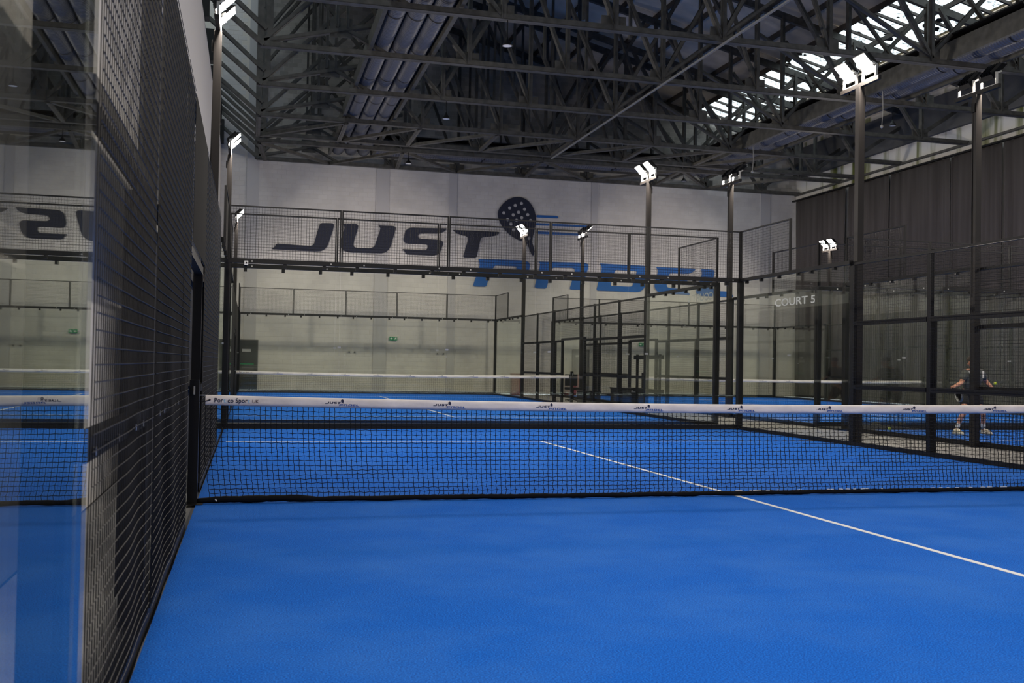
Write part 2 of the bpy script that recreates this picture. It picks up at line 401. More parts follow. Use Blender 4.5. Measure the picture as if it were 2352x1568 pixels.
# ------------------------------------------------------------------ trusses
def truss(Y, label):
    t = thing('roof_truss', label, 'truss', (0, Y, 0), 'steel roof trusses')
    P = lambda x, z: (x, 0, z)
    def mem(name, a, b, w=.10):
        MB().angle(P(*a), P(*b), w, .014, up=(0, 0, 1) if abs(a[0]-b[0]) > .01 else (1, 0, 0)).build(name, 'steel', t)
    rz = lambda x: roof(x)-.02
    mem('bottom_chord', (.5, 9.1), (24.1, 9.02), .13)
    MB().bar(P(-4.9, rz(-4.9)), P(24.15, rz(24.15)), .14, .22).build('rafter', 'steel', t)
    mem('end_strut', (.55, 9.1), (XL, 10.25), .11); mem('end_strut', (.62, 9.5), (XL-.3, 11.05), .10)
    MB().box((XL-.12, 0, 10.1), (.45, .4, .9)).build('bearing_block', 'black', t)
    for s in (-.11, .11): MB().bar(P(.62+s, 9.1), P(.62+s, rz(.6)), .16, .09).build('column', 'steel', t)
    mem('diagonal', (.6, 9.2), (5.7, 14.25)); mem('diagonal', (.6, 9.2), (5.75, 10.42)); mem('diagonal', (2.5, 9.75), (3.7, 9.12), .09)
    mem('diagonal', (5.75, 9.15), (2.5, 12.95)); mem('diagonal', (.62, 12.6), (3.3, rz(3.3)))
    for s in (-.13, .13): mem('vertical', (2.5+s, 9.75), (2.5+s, rz(2.5)), .07)
    MB().box((2.5, 0, 9.75), (.55, .03, .5)).build('gusset_plate', 'steel', t)
    for x in NX[2:]:
        mem('vertical', (x, 9.1), (x, rz(x)), .10)
        MB().box((x, .0, 9.25), (.6, .03, .34)).build('gusset_plate', 'steel', t)
    mem('vertical', (8.95, 10.6), (8.95, rz(8.95)), .07); mem('vertical', (10.3, 10.2), (10.3, rz(10.3)), .07)
    mem('diagonal', (5.75, 9.15), (9.0, rz(9))); mem('diagonal', (8.5, 9.15), (6.0, rz(6.0)), .09)
    mem('diagonal', (11.2, 9.15), (8.6, rz(8.6))); mem('diagonal', (11.3, 9.15), (13.8, rz(13.8)))
    mem('diagonal', (11.3, 9.15), (14.1, 11.3), .08); mem('diagonal', (14.1, 9.15), (12.4, rz(12.4)), .08)
    mem('diagonal', (17., 9.15), (14.3, rz(14.3))); mem('diagonal', (17., 9.15), (19.8, rz(19.8))); mem('diagonal', (17, 9.2), (14.1, 10.7), .08)
    mem('diagonal', (22.1, 9.15), (20.0, rz(20.))); mem('diagonal', (22.2, 9.15), (24.1, 10.4)); mem('diagonal', (19.6, 9.15), (17.1, 11.9), .08)
    mem('hanger', (19.5, 9.12), (19.5, 9.6), .08)
    return t
order = ['hard against the far block wall', 'second from the far wall', 'third from the far wall',
         'fourth from the far wall', 'fifth from the far wall', 'sixth from the far wall', 'nearest to the viewer, over the glass end wall']
for i, Y in enumerate(TY): truss(Y, 'grey steel roof truss, '+order[len(TY)-1-i])
def brace(name, label, segs, w=.09, cat='brace'):
    t = thing(name, label, cat)
    for a, b in segs: MB().angle(a, b, w, .012).build('brace_bar', 'steel', t)
    return t
ZB = 9.06
seg = [((x, 25.1, ZB), (x, 28.1, ZB)) for x in NX[:8]]
seg += [((NX[i], 28.1, ZB), (NX[i+1], 25.1, ZB)) for i in range(0, 7)]
brace('chord_bracing', 'zigzag of flat steel braces between third and fourth trusses', seg)
mid = [(NX[i]+NX[i+1])/2 for i in range(8)]
seg = []
for i in range(8): seg += [((NX[i], 29.2, ZB), (NX[i+1], 32.6, ZB))] if i % 2 == 0 else [((NX[i+1], 29.2, ZB), (NX[i], 32.6, ZB))]
seg += [((x, 29.2, ZB), (x+.25, 32.6, ZB)) for x in (.6, 5.8, 11.2, 17)]
brace('chord_bracing', 'zigzag of flat steel braces running along the far block wall', seg)
tag(MB().tube([(11.25, 9, 8.99), (11.25, 28.1, 8.99)], .032, 8, True).build('tie_bar', 'galvd'), 'long pale tie tube running under the truss chords at mid-hall', 'tie tube')

# ------------------------------------------------------------------ ducts
def duct_run(label, length, mirror=False):
    t = thing('duct_run', label, 'duct')
    for k in range(3):
        x = .3+k*.5; r = .245; n = 20
        mb = MB(); mb.tube([(x, 0, .27), (x, length, .27)], r, n); d = mb.build('duct', 'duct', t, smooth=True)
        for q in range(1, int(length/2.75)+1):
            MB().tube([(x, q*2.75-.02, .27), (x, q*2.75+.02, .27)], r+.012, n).build('joint_ring', 'black', d)
    for x in (-.02, 1.62):
        MB().bb((x-.05, 0, 0 if not (mirror and x < 1) else -.12), (x+.05, length, .36)).build('side_frame', 'fascia', t)
    MB().bb((0, 0, .54), (1.6, length, .58)).build('tray', 'black', t)
    for q in range(int(length/3)+1): MB().bb((0, q*3., .50), (1.6, q*3+.08, .56)).build('hanger_bar', 'steel', t)
    return t
d1 = duct_run('three ribbed grey spiral ducts side by side, over the first court', 38.7); d1.location = (3.27, -7, 9.28)
d2 = duct_run('three blue-grey ducts behind an olive side board, beside the skylight', 38.7, True); d2.location = (17.62, -7, 9.30)
d3 = duct_run('blue-grey cross ducts near the far wall, between both long duct runs', 12.55); d3.location = (17.52, 30.1, 9.3); d3.rotation_euler.z = PI/2

# ------------------------------------------------------------------ turf courts
def court(name, x0, y0, y1, label, cyy):
    t = MB().bb((x0+.002, y0+.05, -.019), (x0+9.998, y1-.05, 0)).build('court_turf', 'turf')
    tag(t, label, 'turf')
    for s in (-1, 1): MB().bb((x0+.1, cyy+s*6.95-.025, 0), (x0+9.9, cyy+s*6.95+.025, .0025)).build('service_line', 'line', t)
    MB().bb((x0+4.975, cyy-6.9, 0), (x0+5.025, cyy+6.9, .0026)).build('centre_line', 'line', t)
court('a', 0, -10, 10, 'blue artificial turf of the nearest court, around the white net', 0)
court('b', 0, 11.05, 31.55, 'blue artificial turf of the far court behind the glass, below the mural', C2)
court('c', 12.4, -10, 10, 'blue artificial turf under the player, beyond the aisle', 0)
court('d', 12.4, 11.05, 31.55, 'blue artificial turf of the far court by the curtains', C2)
for x in (0, 12.4):
    o = MB().bb((x-.1, 10.06, -.019), (x+10.1, 10.99, .012)).build('gap_shade_strip', 'rubber')  # dark strip stands in for the shade on the gap floor
    tag(o, 'dark strip standing in for floor shade between the glass end walls '+('of the two nearest courts' if x == 0 else 'beyond the player'), 'mat')

# ------------------------------------------------------------------ enclosures
R4 = .0021
def mesh_rect(mb, fixed, axis, a0, a1, z0, z1, pitch=.05, r=R4, wob=None):
    def P(a, z): return (fixed, a, z) if axis == 'y' else (a, fixed, z)
    n = max(1, round((a1-a0)/pitch)); m = max(1, round((z1-z0)/pitch))
    off = -.0032 if wob else .0032
    def Q(a, z, o):
        p = P(a, z)
        if wob: d = wob(a, z)
        else: d = 0
        return (p[0]+o+d, p[1], p[2]) if axis == 'y' else (p[0], p[1]+o+d, p[2])
    for i in range(n+1):
        a = a0+(a1-a0)*i/n
        zs = [z0, z1] if not wob else [z0+(z1-z0)*k/10 for k in range(11)]
        mb.tube([Q(a, z, off) for z in zs], r, 4)
    for j in range(m+1):
        z = z0+(z1-z0)*j/m
        as_ = [a0, a1] if not wob else [a0+(a1-a0)*k/24 for k in range(25)]
        mb.tube([Q(a, z, -off) for a in as_], r, 4)
def side_fence(label, wob=None, zt=2.96):
    t = thing('side_fence', label, 'fence')
    for s in (-1, 1):
        for a, b in ((6.06, 7.99), (8.01, 9.96)):
            MB().bb((-.006, s*a, .07), (.006, s*b, 2.97)).build('glass_pane', 'glass', t)
        mb = MB(); mesh_rect(mb, 0, 'y', min(s*8, s*10)+.02, max(s*8, s*10)-.02, 3.06, 3.98, wob=None); mb.build('wire_mesh', 'wire', t, kind='stuff')
        f = MB()
        f.bb((-.02, s*8-.02, 3.04), (.02, s*8+.02, 4)); f.bb((-.02, s*9.97-.02, 3.04), (.02, s*9.97+.02, 4)); f.bb((-.018, s*8, 3.975), (.018, s*9.97, 4.0))
        f.build('upper_frame', 'black', t)
        for y in (6.5, 7.25, 7.7, 8.4, 9.1, 9.7):
            c = MB().bb((-.03, s*y-.028, 2.925), (.03, s*y+.028, 3.0)).build('glass_clamp', 'black', t)
            if y in (6.5, 7.25, 8.4): MB().box((-.034, s*y, 2.95), (.012, .022, .022)).build('bolt', 'bolt', c)
        MB().bb((-.02, s*7.972, 1.47), (.02, s*8.028, 1.50)).build('glass_clamp', 'galv', t, label='small metal clamp joining two panes')
        MB().bb((-.072, s*6-.06, 0), (-.022, s*6+.06, 3.02)).build('post', 'black', t)
        for y in (4, 2.0):
            p = MB().bb((-.075, s*y-.045, 0), (-.022, s*y+.045, 3.02)).build('post', 'black', t)
            MB().bb((-.13, s*y-.05, 0), (-.076, s*y+.05, 2.0)).build('buttress', 'black', p)
        MB().bb((-.10, s*1.1-.04, 0), (-.02, s*1.1+.04, 2.08)).build('door_post', 'black', t)
        for a, b in ((4.05, 5.94), (2.04, 3.95), (1.14, 1.96)):
            mb = MB(); y0, y1 = sorted((s*a, s*b)); mesh_rect(mb, 0, 'y', y0, y1, .06, zt, wob=wob); mb.build('wire_mesh', 'wire', t, kind='stuff')
            for z in (.96, 2.0):
                r_ = MB().bb((-.085, y0, z-.035), (-.014, y1, z+.035)).build('mid_rail', 'black', t)
                if wob and z < 1 and a > 2 and s < 0:
                    for q in range(7): MB().box((-.010, y0+.13+q*.28, z-.01), (.012, .024, .024)).build('bolt', 'bolt', r_)
        MB().bb((-.05, s*9.96-.04, 0), (.05, s*9.96+.04, 3.0)).build('corner_post', 'black', t)
        MB().bb((-.06, s*1.1, -.015), (-.003, s*9.93, .065)).build('base_rail', 'black', t)
    mb = MB(); mesh_rect(mb, 0, 'y', -1.06, 1.06, 2.1, zt, wob=None); mb.build('wire_mesh', 'wire', t, kind='stuff')
    MB().bb((-.085, -1.1, 2.02), (-.014, 1.1, 2.09)).build('lintel_rail', 'black', t)
    for s in (-1, 1): MB().bb((-.035 if zt < 3 else -.07, s*6, 2.975), (.035 if zt < 3 else -.022, s*9.98, 3.04)).build('top_rail', 'black', t)
    MB().bb((-.06, -5.93, zt-.0), (-.012, 5.93, zt+.04)).build('top_rail', 'black', t)
    if wob:
        for a, b, x, z0, z1 in ((-4.05, -1.16, -.14, .14, 2.0), (1.16, 9.9, -.14, .14, 2.0), (-3.95, 9.9, -.095, 2.06, 3.18)):
            MB().bb((x-.004, a, z0), (x, b, z1)).build('screen_sheet', 'rubber', t, label='black screening sheet behind the wire')
    return t
def wobble(a, z):
    k = max(0, 1-abs(z-.55)/1.2)
    return k*(.007*math.sin(2*PI*(a+.3)/1.25+z*1.7)*max(0, 1-abs(a+3.2)/3.2)+.002*math.sin(2*PI*a/.7+z*3))
f0 = side_fence('black wire mesh side fence with glass end, right beside the viewer', wobble, 3.2); f0.location = (-.012, -.12, 0)
f1 = side_fence('black mesh and glass side fence across the nearest court, facing the aisle'); f1.location = (10, 0, 0); f1.rotation_euler.z = PI
dup(f1, (0, C2, 0), 'side fence of the far mural court, along the left block wall', (1, HS, 1), 0)
f3 = dup(f1, (10, C2, 0), 'side fence of the far mural court, facing the aisle, reversed lettering on its glass', (1, HS, 1))
f4 = dup(f1, (12.4, 0, 0), "aisle-side fence of the player's court", None, 0)
f5 = dup(f1, (12.4, C2, 0), 'aisle-side fence of the far curtain court, white lettering on its glass', (1, HS, 1), 0)
dup(f1, (22.4, C2, 0), 'side fence of the far curtain court, along the dark curtains', (1, HS, 1))
def end_wall(label):
    t = thing('glass_end_wall', label, 'glass wall')
    for k in range(5):
        MB().bb((k*2+.05 if k == 0 else k*2+.005, -.006, .09), (k*2+1.995 if k < 4 else 9.95, .006, 2.95)).build('glass_pane', 'glass', t)
        for x in (.3, 1.0, 1.7):
            c = MB().bb((k*2+x-.03, -.035, 2.90), (k*2+x+.03, .035, 2.985)).build('glass_clamp', 'black', t)
            if x != 1.0: MB().box((k*2+x+.12, -.045, 3.0), (.024, .012, .024)).build('bolt', 'bolt', c)
        mb = MB(); mesh_rect(mb, 0, 'x', k*2+.03, k*2+1.97, 3.06, 3.98); mb.build('wire_mesh', 'wire', t, kind='stuff')
        f = MB()
        f.bb((k*2+.005, -.015, 3.03), (k*2+.03, .015, 4)).bb((k*2+1.97, -.015, 3.03), (k*2+1.995, .015, 4)).bb((k*2+.01, -.015, 3.975), (k*2+1.99, .015, 4.0))
        f.build('upper_frame', 'black', t)
        if k: MB().bb((k*2-.028, -.02, 1.47), (k*2+.028, .02, 1.50)).build('glass_clamp', 'galv', t)
    for x in (-.0, 10.0): MB().bb((x-.045, -.045, 0), (x+.045, .045, 3.0)).build('corner_post', 'black', t)
    MB().bb((-.04, -.045, 2.965), (10.04, .045, 3.045)).build('top_rail', 'black', t)
    MB().bb((0, -.045, -.015), (10, .045, .10)).build('base_rail', 'black', t)
    return t
e0 = end_wall('glass end wall of the nearest court, mesh above, facing the net'); e0.location = (0, 10, 0)
dup(e0, (0, 11.05, 0), 'near glass end wall of the mural court, just behind the first glass wall')
dup(e0, (0, 31.55, 0), 'farthest glass end wall, right in front of the mural wall')
dup(e0, (12.4, 10, 0), "glass end wall behind the player's back")
dup(e0, (12.4, 11.05, 0), 'near glass end wall of the curtain court, behind the player')
dup(e0, (12.4, 31.55, 0), 'farthest glass end wall beside the dark curtains')
def sticker(txt, parent, loc, rz, width, hk=1):
    me, wd = text_mesh(txt, 1.0, 'sticker'); s = width/wd
    o = link('court_sign', me, parent, loc=loc); o.rotation_euler = (PI/2, 0, rz); o.scale = (s, s*hk, s); o['label'] = 'white court number lettering'
    return o
sticker('COURT 6', f3, (-.009, 9.80, 2.70), -PI/2, 1.3, .75)
sticker('COURT 5', f5, (-.009, -8.1, 2.70), -PI/2, 1.75, .58)

# ------------------------------------------------------------------ nets with printed tape
MU = {
'J':[(3.04,6.77),(3.52,6.79),(3.58,6.74),(3.58,6.64),(3.39,5.99),(3.31,5.79),(3.13,5.64),(2.9,5.61),(1.13,5.63),(1.3,5.74),(1.34,5.87),(2.72,5.83),(2.82,5.94),(2.9,6.3)],
'U':[(3.87,6.79),(4.46,6.81),(4.55,6.76),(4.56,6.68),(4.38,6.04),(4.38,5.9),(4.46,5.84),(5.1,5.85),(5.23,5.93),(5.46,6.66),(5.42,6.73),(5.34,6.79),(5.99,6.8),(6.08,6.74),(6.08,6.66),(5.88,5.93),(5.76,5.75),(5.57,5.65),(4.21,5.63),(3.99,5.69),(3.85,5.85),(3.83,6.01),(4.01,6.6),(3.98,6.72)],
'S':[(8.23,6.81),(6.71,6.77),(6.55,6.7),(6.46,6.56),(6.41,6.27),(6.44,6.15),(6.56,6.09),(7.34,6.1),(7.43,6.05),(7.39,5.91),(7.31,5.87),(6.34,5.87),(6.45,5.79),(6.54,5.65),(7.68,5.65),(7.89,5.72),(7.97,5.88),(8.06,6.18),(8.02,6.27),(7.91,6.32),(7.09,6.33),(7.0,6.38),(7.03,6.5),(7.12,6.54),(7.84,6.56),(8.09,6.65)],
'T':[(8.43,6.76),(10.45,6.77),(10.38,6.65),(10.14,6.56),(9.72,6.52),(9.63,6.43),(9.47,5.63),(8.89,5.63),(9.1,6.4),(9.04,6.52),(8.78,6.56),(8.57,6.63)],
'R':[(11.2,8.29),(11.44,8.26),(11.64,8.16),(11.81,7.98),(11.94,7.75),(12.0,7.49),(12.01,7.23),(11.97,7.0),(11.93,6.81),(11.89,6.66),(11.86,6.47),(11.84,6.44),(11.97,6.08),(11.95,5.84),(11.86,5.83),(11.6,6.4),(11.43,6.4),(11.14,6.51),(10.89,6.65),(10.65,6.86),(10.48,7.09),(10.38,7.29),(10.33,7.48),(10.36,7.66),(10.49,7.88),(10.7,8.1),(10.94,8.23)],
'Rh':[(11.63,6.57),(11.77,6.68),(11.78,6.51),(11.71,6.47)],
'Rs':[(12.03,5.95),(12.08,5.83),(11.98,5.84)],
'l1':[(12.01,7.56),(12.93,7.57),(12.97,7.53),(13.0,7.46),(12.02,7.45)],
'l2':[(12.01,7.22),(14.46,7.23),(14.46,7.18),(14.43,7.14),(12.01,7.12)],
'l3':[(12.0,6.88),(14.07,6.87),(14.05,6.81),(13.97,6.77),(12.01,6.76)],
'P':[(9.54,5.6),(11.4,5.62),(11.68,5.57),(11.77,5.48),(11.76,5.29),(11.7,5.06),(11.54,4.95),(11.37,4.92),(10.03,4.9),(9.91,4.45),(9.33,4.45),(9.62,5.31),(9.6,5.5)],
'Ph':[(10.23,5.35),(11.2,5.35),(11.19,5.19),(11.1,5.09),(10.13,5.09)],
'A':[(12.11,5.6),(14.23,5.63),(14.36,5.57),(14.36,5.42),(14.07,4.47),(13.53,4.46),(13.76,5.26),(13.72,5.37),(13.62,5.39),(12.82,5.37),(12.73,5.29),(12.52,4.46),(11.98,4.47),(12.22,5.43),(12.21,5.55)],
'D':[(14.85,5.63),(16.95,5.61),(17.12,5.53),(17.15,5.34),(16.96,4.7),(16.81,4.52),(16.63,4.46),(14.73,4.46),(14.97,5.4),(14.94,5.54)],
'Dh':[(15.58,5.38),(16.56,5.37),(16.53,5.21),(16.38,4.71),(16.26,4.68),(15.36,4.69)],
'E':[(17.43,5.58),(19.34,5.57),(19.18,5.42),(19.0,5.33),(18.13,5.33),(18.05,5.27),(18.04,5.14),(18.96,5.13),(18.89,4.93),(17.98,4.95),(17.95,4.77),(18.04,4.69),(18.86,4.66),(18.96,4.55),(19.09,4.41),(17.82,4.44),(17.53,4.51),(17.4,4.66),(17.4,4.87),(17.54,5.34),(17.53,5.48)],
'L':[(19.56,5.58),(20.18,5.56),(20.22,5.49),(20.09,4.92),(20.14,4.75),(20.27,4.64),(20.95,4.63),(21.07,4.53),(21.15,4.38),(19.55,4.39),(19.37,4.49),(19.35,4.6),(19.62,5.34),(19.61,5.47)]}
DOTS = [(11.36,8.01),(11.09,7.91),(10.85,7.79),(10.6,7.57),(11.5,7.77),(11.24,7.63),(11.01,7.51),(11.64,7.55),(11.38,7.41),(10.77,7.3),(11.16,7.29),(11.77,7.31),(10.92,7.12),(11.04,6.88)]
def soften(lp):
    out = []; n = len(lp)
    for i in range(n):
        a, b = Vector(lp[i]), Vector(lp[(i+1) % n]); d = (b-a).length; k = min(.25, .06/max(d, 1e-4))
        out += [tuple(a.lerp(b, k)), tuple(a.lerp(b, 1-k))]
    return out
SHAPES = {'J': (['J'], 0), 'U': (['U'], 0), 'S': (['S'], 0), 'T': (['T'], 0), 'R': (['R', 'Rh'], 0), 'Rs': (['Rs'], 0), 'l1': (['l1'], 1), 'l2': (['l2'], 1), 'l3': (['l3'], 1),
          'P': (['P', 'Ph'], 1), 'A': (['A'], 1), 'D': (['D', 'Dh'], 1), 'E': (['E'], 1), 'L': (['L'], 1)}
def disc(c, r=.067, n=14): return [(c[0]+r*math.cos(2*PI*k/n), c[1]+r*math.sin(2*PI*k/n)) for k in range(n)]
lg = MB()
for k, (lps, mi) in SHAPES.items():
    if k in ('Rs', 'l1', 'l2', 'l3'): continue
    lg.poly([[(a-11.1, b-6.2) for a, b in soften(MU[q])] for q in lps], 0, .02, mi)
LOGO = lg.mesh('logo', ['navyp', 'bluep'])
def net(label, loc, ours):
    t = thing('padel_net', label, 'net', loc)
    x0, x1 = .06, 9.94
    top = lambda x: .925-.045*(1-((x-5)/5)**2)
    TH = .086
    n = 200 if ours else 40
    tp = MB(); vs = []
    rs = random.Random(3)
    ph = [rs.uniform(0, 6) for _ in range(6)]
    def wr(x, k): return (.0016*math.sin(x*19+ph[0]+k*1.3)+.0012*math.sin(x*41+ph[1]-k*2)+.001*math.sin(x*7+ph[2]+k))
    for i in range(n+1):
        x = x0+(x1-x0)*i/n; z = top(x)
        rowp = [(x, -.006, z-TH), (x, -.011+wr(x, 0), z-TH*.65), (x, -.011+wr(x, 1), z-TH*.3), (x, -.009, z-.006), (x, 0, z), (x, .009, z-.006), (x, .010, z-TH*.5), (x, .006, z-TH)]
        vs += rowp
    m = 8; fs = []
    for i in range(n):
        for k in range(m): fs.append((i*m+k, (i+1)*m+k, (i+1)*m+(k+1) % m, i*m+(k+1) % m))
    tp.add(vs, fs); tape = tp.build('net_tape', 'tape', t, smooth=True)
    for k in range(9):
        x = 1.21+k*.955
        o = link('logo', LOGO, tape, loc=(x, -.0146, top(x)-TH*.5+.002)); o.scale = (.0148, .02, .0150); o.rotation_euler.y = -math.atan(.018*(x-5)/5)*1.0
    # maker lettering printed at the end of the tape
    segs = [('Por', 'navyp', 0), ('t', 'lblue', 0), ('i', 'lblue', -.006), ('co Spor', 'navyp', 0), ('t', 'lblue', 0)]
    x = .13; sz = .052
    for s, mt, dz in segs:
        me, wd = text_mesh(s, sz, mt)
        zz = top(x)-TH*.5-.016
        o = link('lettering', me, tape, loc=(x, -.0146, zz+dz)); o.rotation_euler = (PI/2, 0, 0)
        x += wd+.0045 if s != 't' else wd+.003
    me, wd = text_mesh('UK', .04, 'brown'); o = link('lettering', me, tape, loc=(x+.014, -.0146, top(x)-TH*.5-.016)); o.rotation_euler = (PI/2, 0, 0)
    MB().tube([(x0+.035, -.0145, top(x0)-.04), (x0+.035, -.011, top(x0)-.04)], .009, 10, True).build('eyelet', 'brown', tape)
    MB().tube([(x0+.035, -.016, top(x0)-.04), (x0-.0, -.018, top(x0)-.052), (x0-.09, -.01, top(x0)-.055)], .004, 6, True).build('tie_rope', 'black', t)
    MB().tube([(-.06, 0, top(0)-.004), (.1, 0, top(0)-.004)], .0035, 6).build('tension_cable', 'bolt', t)
    # knotted mesh
    cx, cz = (.0452, .0418) if ours else (.06, .055); nx = int((x1-x0)/cx); nz = 20 if ours else 15
    zb = .045
    def P(i, j):
        x = x0+(x1-x0)*i/nx; s = j/nz; zt = top(x)-TH+.004
        z = zt+(zb-zt)*s
        kn = ((i+j) % 2*2-1)*.0030
        lean = .016*math.sin(x*1.1+.6)+.018
        sx = lean*s*s*1.6+(.03*max(0, s-.72)*(1 if (j % 2) else -.2))
        edge = max(0, 1-x/.35)*max(0, s-.55)*.12
        return (x+sx*min(1, x*3)+edge+kn*.6, .004*math.sin(x*2.3+s*4)+.012*s*math.sin(x*.9), z+kn+.004*math.sin(x*3.1+j))
    mb = MB(); rr = .0032 if ours else .0022
    for i in range(nx+1): mb.tube([P(i, j) for j in range(nz+1)], rr, 3)
    for j in range(1, nz+1): mb.tube([P(i, j) for i in range(nx+1)], rr, 3)
    mb.build('net_mesh', 'netcord', t, kind='stuff')
    # bottom hem: bunched netting round a cord
    mb = MB(); n = 260 if ours else 40
    pts = []; rad = []
    for i in range(n+1):
        x = x0-.05+(x1-x0+.08)*i/n
        bl = 1.0+.9*max(0, 1-abs(x-.55)/.5)
        pts.append((x, .012*math.sin(x*1.1)-.004*math.sin(x*9), .027*min(bl, 1.35)+.002*math.sin(x*11)))
        rad.append((.021+.0015*math.sin(x*17)+.0045*rs.random())*min(bl, 1.35))
    mb.tube(pts, rad, 6, True); mb.build('bottom_hem', 'netcord', t, smooth=True)
    if ours:
        mb = MB()
        for k in range(46):
            x = 4.95+rs.random()**1.3*4.4; l = rs.uniform(.015, .05)
            mb.tube([(x, -.012, .050+.004*rs.random()), (x+l, -.012, .050+.004*rs.random())], .0042, 5, True)
        mb.tube([(.16, -.034, .045), (.17, -.036, .025)], .006, 5, True)
        mb.build('hem_cord', 'white', t, label='bits of white cord showing along the hem')
    for x in (-.03, 10.03):
        p = MB().bb((x-.04, -.04, 0), (x+.04, .04, 1.05)).bb((x-.09, -.09, .001), (x+.09, .09, .010)).build('net_post', 'black', t)
        MB().tube([(x+.0, -.05, .93), (x, -.06, .93), (x, -.06, 1.0)], .006, 6, True).build('winch_hook', 'galv', p)
    return t
net('black net with printed white tape across the nearest court', (0, 0, 0), True)
net('net in the mural court, seen through the glass below the mural', (0, C2, 0), False)
net('net in the curtain court, white tape before the dark curtains', (12.4, C2, 0), False)

# ------------------------------------------------------------------ floodlight poles
def flood():
    t = thing('floodlight_pole', '', 'floodlight', group='floodlight poles')
    MB().bb((-.055, -.055, -.02), (.055, .055, 5.92)).build('pole', 'pole', t)
    MB().bb((-.12, -.12, -.02), (.058, .12, -.005)).build('base_plate', 'black', t)
    MB().bb((-.03, -.55, 5.92), (.03, .55, 5.985)).build('crossbar', 'pole', t)
    nrm = Vector((.71, 0, -.704)); ax = Vector((.704, 0, .71))
    for s in (-.28, .28):
        h = MB(); c = Vector((.10, s, 6.22))
        lens = MB()
        for (mb, off, ha, hb, d) in ((h, 0, .19, .17, .07),):
            q = []
            for e in (0, d):
                for i, j in ((-1, -1), (1, -1), (1, 1), (-1, 1)):
                    k = 1 if e == 0 else .78
                    q.append(c-nrm*e+ax*(i*ha*k)+Vector((0, j*hb*k, 0)))
            mb.add(q, [(0, 1, 5, 4), (1, 2, 6, 5), (2, 3, 7, 6), (3, 0, 4, 7), (4, 5, 6, 7), (0, 3, 2, 1)])
        for k in range(5):
            y = -.13+k*.065; h.bar(c-nrm*.09+ax*-.13+Vector((0, y, 0)), c-nrm*.09+ax*.13+Vector((0, y, 0)), .008, .05, up=tuple(nrm))
        hd = h.build('lamp_head', 'black', t)
        q = [c+nrm*.004+ax*(i*.17)+Vector((0, j*.15, 0)) for i, j in ((-1, -1), (1, -1), (1, 1), (-1, 1))]
        lens.add(q, [(0, 3, 2, 1)]); lens.build('lens', 'lens', hd)
        br = MB()
        for y in (s-.185, s+.185): br.bb((-.012, y-.012, 5.98), (.03, y+.012, 6.2)); br.bar((.01, y, 6.18), tuple(c+Vector((0, y-s, 0))), .024, .03)
        br.bb((-.02, s-.19, 5.985), (.03, s+.19, 6.0))
        br.build('bracket', 'galv', t)
    MB().box((-.06, 0, 5.7), (.05, .07, .16)).build('junction_box', 'black', t)
    MB().tube([(-.05, .02, 5.65), (-.065, .03, 4), (-.06, .02, 2.5)], .008, 5).build('cable', 'black', t)
    return t
fp = flood(); first = True
wh = {(-.125, 6.15): 'tall floodlight pole beyond the mesh fence, biggest lamp at the top edge', (-.12, -6.12): 'floodlight pole behind the viewer at the left fence',
      (10.135, 6): 'floodlight pole at the aisle fence of the nearest court, glaring lamps before the skylight', (10.135, -6): 'floodlight pole at the near end of the aisle fence',
      (-.125, 15.4): 'second lit floodlight pole along the left wall, above the glass corner', (-.125, 27.7): 'farthest and shortest-looking floodlight pole along the left wall',
      (10.135, 15.4): 'lit floodlight pole rising through the last letters of the mural', (10.135, 27.7): 'lit floodlight pole in front of the painted racket handle',
      (12.26, 5.84): 'floodlight pole turned away, directly before the player', (12.26, -6): "floodlight pole at the near end of the player's court",
      (12.26, 15.12): 'floodlight pole turned away, between the mural and the curtains', (12.26, 27.3): 'floodlight pole turned away, below the blue speed stripes of the mural',
      (22.535, 6): "floodlight pole on the curtain side of the player's court", (22.535, -6): 'floodlight pole by the near curtains',
      (22.535, C2-6.1): 'near floodlight pole of the curtain court, against the curtains', (22.535, C2+6.1): 'lit twin lamps low before the dark curtains'}
for (x, y), lab in wh.items():
    o = fp if first else dup(fp, (0, 0, 0), lab)
    first = False
    o.location = (x, y, 0); o['label'] = lab
    o.rotation_euler.z = 0 if x in (-.125, -.12, 12.26) else PI

# ------------------------------------------------------------------ mural
mu = thing('wall_mural', 'painted JUST PADEL mural with racket on the far block wall', 'mural', (0, YF-.046, 0))
nm = {'R': 'racket', 'Rs': 'racket_edge', 'l1': 'speed_stripe', 'l2': 'speed_stripe', 'l3': 'speed_stripe'}
for k, (lps, mi) in SHAPES.items():
    o = MB().poly([soften(MU[q]) for q in lps], 0, .006).build(nm.get(k, 'letter'), ['navy', 'blue'][mi], mu)
    if k == 'R':
        for d in DOTS: MB().poly([disc(d)], -.006, .003).build('racket_hole', 'grey', o)

